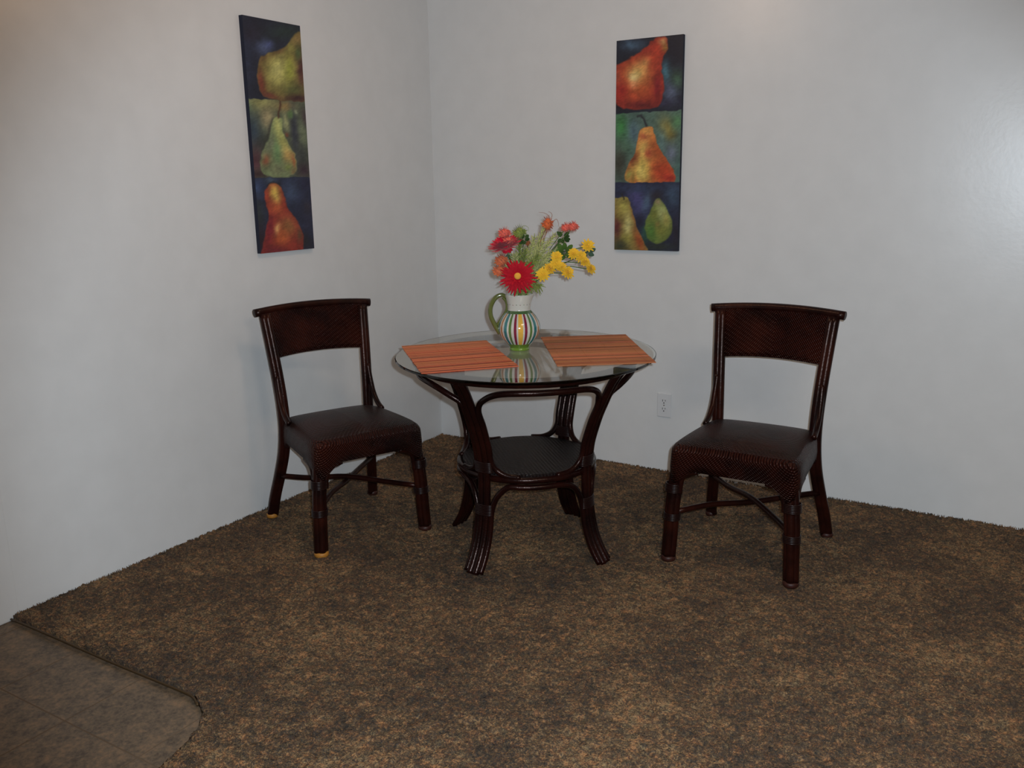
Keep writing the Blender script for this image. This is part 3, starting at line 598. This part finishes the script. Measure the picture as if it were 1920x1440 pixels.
dm = MB()
for k in range(20):
    a = 2 * pi * k / 20 + .1; M3 = Matrix.Rotation(a, 3, 'Z')
    dm.ball((.0443 * cos(a), .0443 * sin(a), .172 + .001 * (k % 2)), .0008, .0013, .0024 if k % 3 else .0016, 8, 6, [0, 1, 2][k % 3], M3)
dm.build('painted_dots', [JM[2], JM[7], mat('grey_glaze', lin((90, 90, 96)), .2)], jug)
# ------------------------------------------------------------------ artificial flowers in the jug
MOUTH = Vector((VX, VY, VZ + .20)); BASE = Vector((VX, VY, VZ + .02))
def px3(px, py, depth=0.0):
    # point on the upright plane through the jug that faces the camera (depth = metres towards the camera)
    N = Vector((CF.x, CF.y, 0)).normalized(); d = CF + CR * ((px - 960) / 1648.587) - CU * ((py - 720) / 1648.587)
    t = (Vector((VX, VY, 0)) - N * depth - CAMLOC).dot(N) / d.dot(N); return CAMLOC + d * t
LAT = CR.copy(); LAT.z = 0; LAT.normalize(); TO = Vector((-CF.x, -CF.y, 0)).normalized(); UP = Vector((0, 0, 1))
def fm(n, c, r=.7): return mat(n, lin(c), r, .15, **{'Sheen Weight': .1})
F_RED = fm('red_silk', (172, 12, 32)); F_DRED = fm('crimson_silk', (196, 16, 46)); F_COR = fm('coral_silk', (222, 108, 90)); F_ORG = fm('orange_silk', (212, 118, 76)); F_YEL = fm('yellow_silk', (226, 178, 48))
F_YELC = fm('amber_centre', (224, 160, 60)); F_GRN = fm('leaf_green_silk', (72, 100, 40)); F_DGR = fm('dark_green_silk', (46, 70, 30)); F_LGR = fm('pale_green_spray', (182, 184, 118)); F_MGR = fm('mid_green_silk', (132, 144, 68)); F_BRN = fm('rust_silk', (150, 88, 50)); F_TEAL = fm('grey_green_silk', (72, 96, 76))
def frame(nrm):
    n = nrm.normalized(); a = n.orthogonal().normalized(); return a, n.cross(a), n
def petal(mb, c, d, n, L, W_, droop=.2, cup=0.0, seg=4):
    s_ = n.cross(d).normalized(); V = []
    for i in range(seg + 1):
        t = i / seg; wdt = W_ * (sin(pi * min(1, t * .82 + .12)) ** .8); p = c + d * (L * t) + n * (cup * L * t - droop * L * t * t)
        V += [p - s_ * wdt, p + n * (.12 * wdt), p + s_ * wdt]
    F = []
    for i in range(seg):
        for k in range(2): F.append((i * 3 + k, i * 3 + k + 1, (i + 1) * 3 + k + 1, (i + 1) * 3 + k))
    mb.add(V, F)
def stem_path(c, bow=.03, start=None):
    a = start or (BASE + Vector((random.uniform(-.012, .012), random.uniform(-.012, .012), .0)))
    m = MOUTH + (Vector((c.x, c.y, 0)) - Vector((VX, VY, 0))) * .16 + Vector((0, 0, .01)); 
    l = Vector((m.x - VX, m.y - VY, 0)); 
    if l.length > .030: l = l.normalized() * .030; m = Vector((VX + l.x, VY + l.y, m.z))
    mid = (m + c) / 2 + Vector((0, 0, bow)); return smooth_path([a, m, mid, c], 5)
def daisy(name, c, nrm, R, cols, label, layers=3, n=22, W_=.006, centre=.2, cup=.15, droop=.25, cm=None, stem=True, g='artificial flowers in the striped jug', bow=.02):
    root = empty(name, c); a, b, nn = frame(nrm); mb = MB()
    for l in range(layers):
        for k in range(n):
            t = 2 * pi * (k + l * .5) / n + random.uniform(-.08, .08); d = a * cos(t) + b * sin(t)
            L = R * (1 - .22 * l) * random.uniform(.82, 1.06); petal(mb, nn * (.003 * l), (d + nn * random.uniform(-.08, .12)).normalized(), nn, L, W_ * random.uniform(.8, 1.1), droop, cup + .25 * l)
    mb.build('petals', cols, root)
    if centre: 
        cb = MB(); M3 = Matrix((a, b, nn)).transposed(); r = centre; cb.ball(nn * (.004 * layers + .003), r, r, r * .5, 14, 8, 0, M3); cb.build('flower_centre', cm or F_YELC, root)
    if stem:
        P = [p - c for p in stem_path(c - nn * .004, bow)]; MB().tube(P, .0016, 6).build('stem', F_GRN, root)
    cb = MB(); M3 = Matrix((a, b, nn)).transposed(); cb.ball(-nn * .004, R * .18, R * .18, .006, 10, 6, 0, M3); cb.build('calyx', F_GRN, root)
    tag(root, label, 'flower', g); return root
def pom(name, c, r, col, label, n=70, W_=.0035, sq=(1, 1, 1), g='artificial flowers in the striped jug', stem=True, bow=.02):
    root = empty(name, c); mb = MB()
    for k in range(n):
        z = 1 - 2 * (k + .5) / n; t = k * 2.39996; q = sqrt(1 - z * z); d = Vector((q * cos(t) * sq[0], q * sin(t) * sq[1], z * sq[2]))
        L = r * random.uniform(.8, 1.1) * d.length; d.normalize(); petal(mb, d * (r * .15), d, d.orthogonal().normalized(), L * .9, W_, .25, .1, 3)
    mb.ball((0, 0, 0), r * .62 * sq[0], r * .62 * sq[1], r * .62 * sq[2], 12, 8); mb.build('petals', col, root)
    if stem: MB().tube([p - c for p in stem_path(c, bow)], .0015, 6).build('stem', F_GRN, root)
    tag(root, label, 'flower', g); return root
daisy('gerbera', px3(971, 519, .085), TO * 1.0 + UP * .22 - LAT * .05, .070, F_RED, 'large red gerbera with orange centre, facing out just above the jug rim', 5, 34, .0056, .0125, .02, .12)
daisy('red_aster', px3(949, 463, .02), UP * 1.0 - LAT * .26 + TO * .32, .064, F_DRED, 'dark crimson spiky flower seen edge-on at the left of the bouquet', 7, 40, .0075, .004, .16, -.05, F_DRED)
def coral(name, pts, r, col, label):
    root = pom(name, px3(*pts[0]), r, col, label, 60, .0036)
    return root
pom('coral_flower', px3(946, 437, .01), .025, F_COR, 'coral pink flower at the upper left of the bouquet, highest on that side', 60, .0045)
pom('coral_flower.001', px3(953, 452, .03), .023, F_COR, 'coral pink flower resting just above the crimson edge-on flower', 60, .0045)
pom('coral_flower.002', px3(1061, 427, .0), .0205, F_COR, 'coral flower at the upper right, left one of the touching pair', 60, .0042)
pom('coral_flower.003', px3(1075, 425, .0), .0215, F_COR, 'coral flower at the upper right, right one of the touching pair', 60, .0042)
pom('orange_flower', px3(940, 489, .03), .027, F_ORG, 'orange blossom at the left, below the crimson edge-on flower', 70, .006, (1, 1, 1.15))
pom('orange_flower.001', px3(937, 508, .04), .028, F_ORG, 'orange blossom at the lower left behind the big red gerbera', 70, .006)
pom('orange_flower.002', px3(1027, 420, -.01), .026, fm('burnt_orange_silk', (206, 104, 56)), 'orange tapering blossom at the very top of the bouquet', 70, .004, (.85, .85, 1.3))
pom('orange_flower.003', px3(990, 456, -.01), .013, F_BRN, 'small rust coloured bud in the middle left of the bouquet', 40, .003, (.7, .7, 1.3))
YC = [(1102, 461, .0, .0185, 'topmost right'), (1075, 476, .02, .0175, 'left'), (1089, 481, .02, .0175, 'middle'), (1097, 492, .02, .0150, 'lower middle'), (1107, 504, .0, .0165, 'lowest right')]
for i, (x, y, d, r, s_) in enumerate(YC):
    nrm = TO * random.uniform(.5, 1) + UP * random.uniform(.1, .7) + LAT * random.uniform(-.2, .5)
    daisy('yellow_flower' + ('.%03d' % i if i else ''), px3(x, y, d), nrm, r * 1.45, F_YEL, 'small yellow flower, %s of the cluster at the right end of the bouquet' % s_, 4, 11, .0052, .004, .25, .2, F_YEL, bow=.05)
YB = [(1044, 482, .05, .0165, 'topmost'), (1043, 494, .06, .0185, 'upper'), (1030, 504, .06, .0175, 'middle'), (1018, 515, .07, .0200, 'lowest left'), (1052, 501, .05, .0150, 'right'), (1064, 511, .05, .0195, 'farthest right')]
for i, (x, y, d, r, s_) in enumerate(YB):
    nrm = TO * random.uniform(.6, 1) + UP * random.uniform(.1, .6) + LAT * random.uniform(-.2, .4)
    daisy('yellow_flower.%03d' % (i + 5), px3(x, y, d), nrm, r * 1.45, F_YEL, 'yellow flower, %s of the cluster right of the big red gerbera' % s_, 4, 12, .0055, .004, .25, .2, F_YEL, bow=.03)
# pale green feathery sprays
def spray(name, tip, label, m, nb=26, L=.05, wd=.0009, spread=.6, start=.35, stem_r=.0014, curl=.5, g='feathery green sprays in the striped jug'):
    c = Vector(tip); root = empty(name, MOUTH); P = [p - MOUTH for p in stem_path(c, .02)]
    MB().tube(P, stem_r, 5).build('stem', m, root)
    mb = MB(); n = len(P)
    for k in range(nb):
        t = start + (1 - start) * k / nb; i = min(n - 2, int(t * (n - 1))); f = t * (n - 1) - i; p = P[i].lerp(P[i + 1], f); T_ = (P[i + 1] - P[i]).normalized()
        a, b, _ = frame(T_); ang = k * 2.4; d = (a * cos(ang) + b * sin(ang)); l = L * random.uniform(.6, 1.1) * (1.15 - .6 * t)
        q = [p + T_ * (l * s_ * (1 - .2 * spread)) + d * (l * spread * s_ ** 1.3) - UP * (curl * l * s_ * s_ * .5) for s_ in (0, .35, .7, 1)]
        mb.tube(q, [wd * 1.4, wd * 1.5, wd, wd * .4], 4)
    mb.build('needles', m, root); tag(root, label, 'foliage', g); return root
G1 = [((1020, 428, -.02), 'leaning up towards the top orange blossom'), ((1002, 445, .0), 'upright in the middle of the bouquet'), ((985, 470, .03), 'short, behind the top of the red gerbera'), ((1020, 452, .02), 'rising above the yellow cluster'),
      ((1040, 440, .0), 'reaching up to the right'), ((1008, 480, .04), 'low in the centre above the red gerbera'), ((965, 478, .03), 'left of centre under the crimson flower'), ((1030, 475, .03), 'right of centre beside the yellow flowers'), ((975, 450, -.01), 'upper left behind the rust bud'), ((1050, 460, -.02), 'far right beside the dark leaves'), ((1010, 462, .0), 'leaning slightly right behind the centre'), ((998, 490, .05), 'shortest, tucked over the red gerbera'), ((1024, 492, .04), 'low on the right behind the yellow flowers'), ((950, 492, .02), 'low on the left beside the orange blossoms')]
for i, (p, s_) in enumerate(G1):
    spray('feathery_spray' + ('.%03d' % i if i else ''), px3(*p), 'pale green feathery spray, ' + s_, [F_LGR, F_MGR][i % 3 == 2], 76, .052, .0014, .62, .22)
spray('green_frond', px3(1012, 536, .06), 'yellow-green frond drooping over the right side of the jug rim', F_MGR, 64, .040, .0019, .9, .30, curl=.9)
spray('green_frond.001', px3(995, 528, .08), 'yellow-green frond between the gerbera and the jug rim', F_MGR, 64, .036, .0019, .9, .30, curl=.6)
spray('green_frond.002', px3(948, 532, .05), 'small green frond under the left side of the red gerbera', F_MGR, 34, .024, .0012, .8, .4, curl=.6)
# curling tendrils at the top
for i, (pts, s_) in enumerate([([(1024, 425), (1030, 408), (1022, 400), (1010, 398)], 'highest, arching left above the top orange blossom'), ([(1030, 420), (1035, 405), (1033, 399), (1028, 397)], 'upright beside the top orange blossom'), ([(1030, 425), (1042, 411), (1047, 418), (1047, 425)], 'arching right beside the top orange blossom'), ([(975, 450), (980, 425), (990, 426), (991, 434)], 'arching over the round green bud'), ([(1010, 455), (1020, 447), (1035, 446), (1044, 436)], 'crossing the middle of the bouquet')]):
    P = smooth_path([px3(x, y, -.005) for x, y in pts], 6); o0 = px3(*pts[0], -.005)
    st = stem_path(o0, .01); mb = MB().tube([p - MOUTH for p in st], .001, 5); mb.tube([p - MOUTH for p in P], [.0011 * (1 - .6 * k / len(P)) for k in range(len(P))], 5)
    o = mb.build('curly_tendril' + ('.%03d' % i if i else ''), [F_BRN, F_MGR][i > 2], loc=MOUTH); tag(o, 'thin curling tendril, ' + s_, 'tendril', 'curling tendrils in the bouquet')
# round green bud
pom('green_bud', px3(974, 437, .0), .030, F_MGR, 'round spiky yellow-green flower head at the upper left of the bouquet', 90, .0035, (.9, .9, 1.1))
def leaf(mb, c, d, n, L, W_):
    petal(mb, c, d.normalized(), n.normalized(), L, W_, .2, .1, 6)
def leafy(name, c, k, L, W_, m, label, spread=1):
    root = empty(name, c); mb = MB()
    for i in range(k):
        d = LAT * random.uniform(-1, 1) + UP * random.uniform(-.7, 1) + TO * random.uniform(-.4, .8); leaf(mb, d * .008 * spread, d, (TO + UP * random.uniform(-.5, .8)).normalized().cross(d).cross(d) * -1, L * random.uniform(.7, 1.1), W_)
    mb.build('leaves', m, root); MB().tube([p - c for p in stem_path(c, .02)], .0015, 6).build('stem', F_DGR, root)
    tag(root, label, 'leaves', 'leafy sprigs in the striped jug'); return root
leafy('leafy_sprig', px3(1059, 474, .0), 26, .028, .009, F_GRN, 'dark green leafy sprig between the two yellow flower clusters', 1.6)
leafy('leafy_sprig.001', px3(1055, 446, -.01), 14, .022, .007, F_DGR, 'dark leafy sprig below the coral pair at the upper right')
leafy('leafy_sprig.002', px3(1102, 474, -.012), 12, .024, .009, F_TEAL, 'grey-green leaves behind the right-hand yellow cluster')
leafy('leafy_sprig.003', px3(982, 450, .0), 8, .020, .007, F_DGR, 'dark leaves just below the round green flower head')
leafy('leafy_sprig.004', px3(951, 476, -.01), 6, .022, .006, F_TEAL, 'grey-green leaf under the crimson flower at the left')

# ------------------------------------------------------------------ chairs (local: x right, -y front)
def chair(name):
    root = empty(name, (0, 0, 0))
    # seat: woven cushion-like box with arched skirts
    NA = 128; rows = []
    def outline(t, ins=0):          # t in 0..1 round the seat, rounded trapezoid
        a = 2 * pi * t; ex = 8.0
        c, s_ = cos(a), sin(a); k = (abs(c) ** ex + abs(s_) ** ex) ** (-1 / ex); u, v = c * k, s_ * k     # square -1..1
        hw = .237 + (-.036) * (v + 1) / 2
        return ((u) * (hw - ins), -.017 + v * (.226 - ins))
    def skirt(t):
        x, y = outline(t); cx = min(1, abs(x) / .20); cy = min(1, abs(y + .016) / .21)
        k = max(0, (cx * cy - .66) / .34); return .358 - .056 * min(1, k) ** 1.3
    def top(x, y):
        q = max(0, 1 - (abs(x) / .23) ** 2.4) * max(0, 1 - (abs(y + .016) / .225) ** 2.4); return .440 + .030 * q ** .7
    V = []; F = []
    levels = [('in', .035, 0), ('b', .006, 0), ('s', 0, .0), ('s', -.002, .35), ('s', 0, .7), ('s', .002, .86), ('s', .009, .97), ('t', .020, 0), ('t', .04, 0), ('t', .07, 0), ('t', .11, 0), ('t', .15, 0), ('t', .19, 0)]
    for kd, ins, f in levels:
        for i in range(NA):
            t = i / NA; x, y = outline(t, ins)
            if kd == 'in': z = skirt(t) + .012
            elif kd == 'b': z = skirt(t)
            elif kd == 's': z0 = skirt(t); z = z0 + (.4385 - z0) * f + .002
            else: z = top(x, y) 
            V.append((x, y, z))
    L_ = len(levels)
    for j in range(L_ - 1):
        for i in range(NA): F.append((j * NA + i, j * NA + (i + 1) % NA, (j + 1) * NA + (i + 1) % NA, (j + 1) * NA + i))
    V.append((0, -.016, top(0, -.016))); cidx = len(V) - 1
    for i in range(NA): F.append(((L_ - 1) * NA + i, (L_ - 1) * NA + (i + 1) % NA, cidx))
    V.append((0, -.016, .375)); cidx = len(V) - 1
    for i in range(NA): F.append(((i + 1) % NA, i, cidx))
    sm = MB(); sm.add(V, F); so_ = sm.build('seat', M_WSEAT, root)
    # bindings rolled over the front corners
    for s_ in (-1, 1):
        # front leg
        lm = MB(); fx, fy = .222, -.214
        P = smooth_path([(s_ * .197, -.199, .375), (s_ * .203, -.204, .32), (s_ * .213, -.210, .22), (s_ * .218, -.213, .10), (s_ * fx, fy - .003, .018)], 6)
        for (ox, oy, r) in ((-.0125, 0, .0150), (.0125, 0, .0150), (0, -.0100, .0150), (0, .012, .014)):
            lm.tube([p + Vector((ox, oy, 0)) for p in P], r, 12)
        lo = lm.build('front_leg', M_CHAIR, root)
        for zz in ([.268 + .0056 * k for k in range(6)], [.160 + .0056 * k for k in range(5)]):
            bn = MB()
            for z in zz:
                x = s_ * (.209 + (.33 - z) * .035); bn.tube([(x + .0285 * cos(t), -.2095 + .0262 * sin(t), z) for t in [2 * pi * j / 20 for j in range(21)]], .0030, 6, cap=False)
            bn.build('binding', M_BIND, lo)
        MB().lathe([(.0001, 0), (.024, 0), (.0275, .006), (.0275, .016), (.024, .020), (.0001, .020)], 24).build('foot_cap', M_WORN, lo, loc=(s_ * fx, fy - .003, 0))
        # rear leg running up into the back post
        P = smooth_path([(s_ * .232, .285, .012), (s_ * .222, .262, .10), (s_ * .207, .228, .20), (s_ * .194, .200, .30), (s_ * .188, .188, .40), (s_ * .189, .190, .50), (s_ * .195, .204, .62), (s_ * .203, .225, .74), (s_ * .212, .250, .866)], 6)
        n = len(P); R_ = [.020 if i / n < .3 else .022 for i in range(n)]
        lm = MB(); lm.tube([p + Vector((s_ * .006, 0, 0)) for p in P], .0165, 12); lm.tube([p + Vector((-s_ * .009, -.004, 0)) for p in P], .0150, 12); lm.tube([p + Vector((0, .010, 0)) for p in P], .015, 12)
        lo = lm.build('rear_leg', M_CHAIR, root)
        MB().lathe([(.0001, 0), (.021, 0), (.024, .006), (.024, .016), (.021, .019), (.0001, .019)], 24).build('foot_cap', M_WORN, lo, loc=(s_ * .232, .287, 0))
        # curved brace from the post down to the side of the seat
        MB().tube(smooth_path([(s_ * .199, .196, .62), (s_ * .200, .180, .56), (s_ * .201, .158, .505), (s_ * .202, .125, .467), (s_ * .203, .085, .446)], 6), .0105, 10).build('back_brace', M_CHAIR, root)
        # bent bow under the skirt, front leg to seat
        MB().tube(smooth_path([(s_ * .186, -.214, .262), (s_ * .182, -.216, .305), (s_ * .165, -.218, .340), (s_ * .12, -.220, .354)], 5), .0095, 10).build('corner_bow', M_CHAIR, root)
        MB().tube(smooth_path([(s_ * .214, -.180, .262), (s_ * .217, -.176, .305), (s_ * .217, -.155, .340), (s_ * .216, -.10, .354)], 5), .0095, 10).build('corner_bow', M_CHAIR, root)
    # crossed stretchers
    for s_ in (-1, 1):
        P = [(s_ * .205, -.200, .185), (s_ * .11, -.08, .190), (0, .03, .193 + .010 * s_), (-s_ * .11, .13, .192), (-s_ * .206, .222, .195)]
        MB().tube(smooth_path(P, 4), .0110, 10).build('stretcher', M_CHAIR, root)
    # woven back panel between the posts, gently curved
    mb = MB(); NX, NZ = 40, 16; V = []; F = []
    def bp(u, z, th):
        f = (z - .70) / .17; hw = .190 + .020 * f; x = u * hw; y = .214 + (z - .70) * .215 + .026 * (1 - u * u); z2 = z + (.008 * (1 - u * u) if z < .75 else .012 * (1 - u * u))
        return (x, y + th, z2)
    for th in (-.012, .012):
        for j in range(NZ + 1):
            for i in range(NX + 1): V.append(bp(-1 + 2 * i / NX, .700 + .168 * j / NZ, th))
    W1 = NX + 1; off = W1 * (NZ + 1)
    for j in range(NZ):
        for i in range(NX):
            q = (j * W1 + i, j * W1 + i + 1, (j + 1) * W1 + i + 1, (j + 1) * W1 + i); F.append(q); F.append(tuple(reversed([v + off for v in q])))
    for i in range(NX): F.append((i + 1, i, off + i, off + i + 1)); F.append((NZ * W1 + i, NZ * W1 + i + 1, off + NZ * W1 + i + 1, off + NZ * W1 + i))
    mb.add(V, F); mb.build('back_panel', M_WBACK, root)
    # top rail
    P = [(x, .252 + .024 * (1 - (x / .25) ** 2), .872 + .012 * (1 - (x / .25) ** 2)) for x in np.linspace(-.250, .250, 25)]
    MB().tube(P, .0165, 16).build('top_rail', M_CHAIR, root)
    bt = MB(); bt.tube([(x, .213 + .026 * (1 - (x / .19) ** 2), .699 + .008 * (1 - (x / .19) ** 2)) for x in np.linspace(-.190, .190, 21)], .0105, 10).build('lower_rail', M_WBACK, root)
    return root
c1 = chair('rattan_chair'); c2 = copy_tree(c1)
c1.location = (.4537, -1.2639, 0); c1.rotation_euler = (0, 0, 1.1485)
c2.location = (1.9266, -.7286, 0); c2.rotation_euler = (0, 0, -.0025)
tag(c1, 'dark brown woven rattan chair left of the table, by the left wall', 'chair', 'matching rattan chairs')
tag(c2, 'dark brown woven rattan chair right of the table, by the right wall', 'chair', 'matching rattan chairs')
# the left chair's left-hand feet have lost their stain
for lo in [o for o in bpy.data.objects if o.parent == c1 and o.name.split('.')[0] in ('front_leg', 'rear_leg')]:
    for cp in [o for o in bpy.data.objects if o.parent == lo and o.name.startswith('foot_cap')]:
        if cp.location.x < 0: cp.data = cp.data.copy(); cp.data.materials[0] = M_CAP; cp['label'] = 'bare golden bamboo foot'
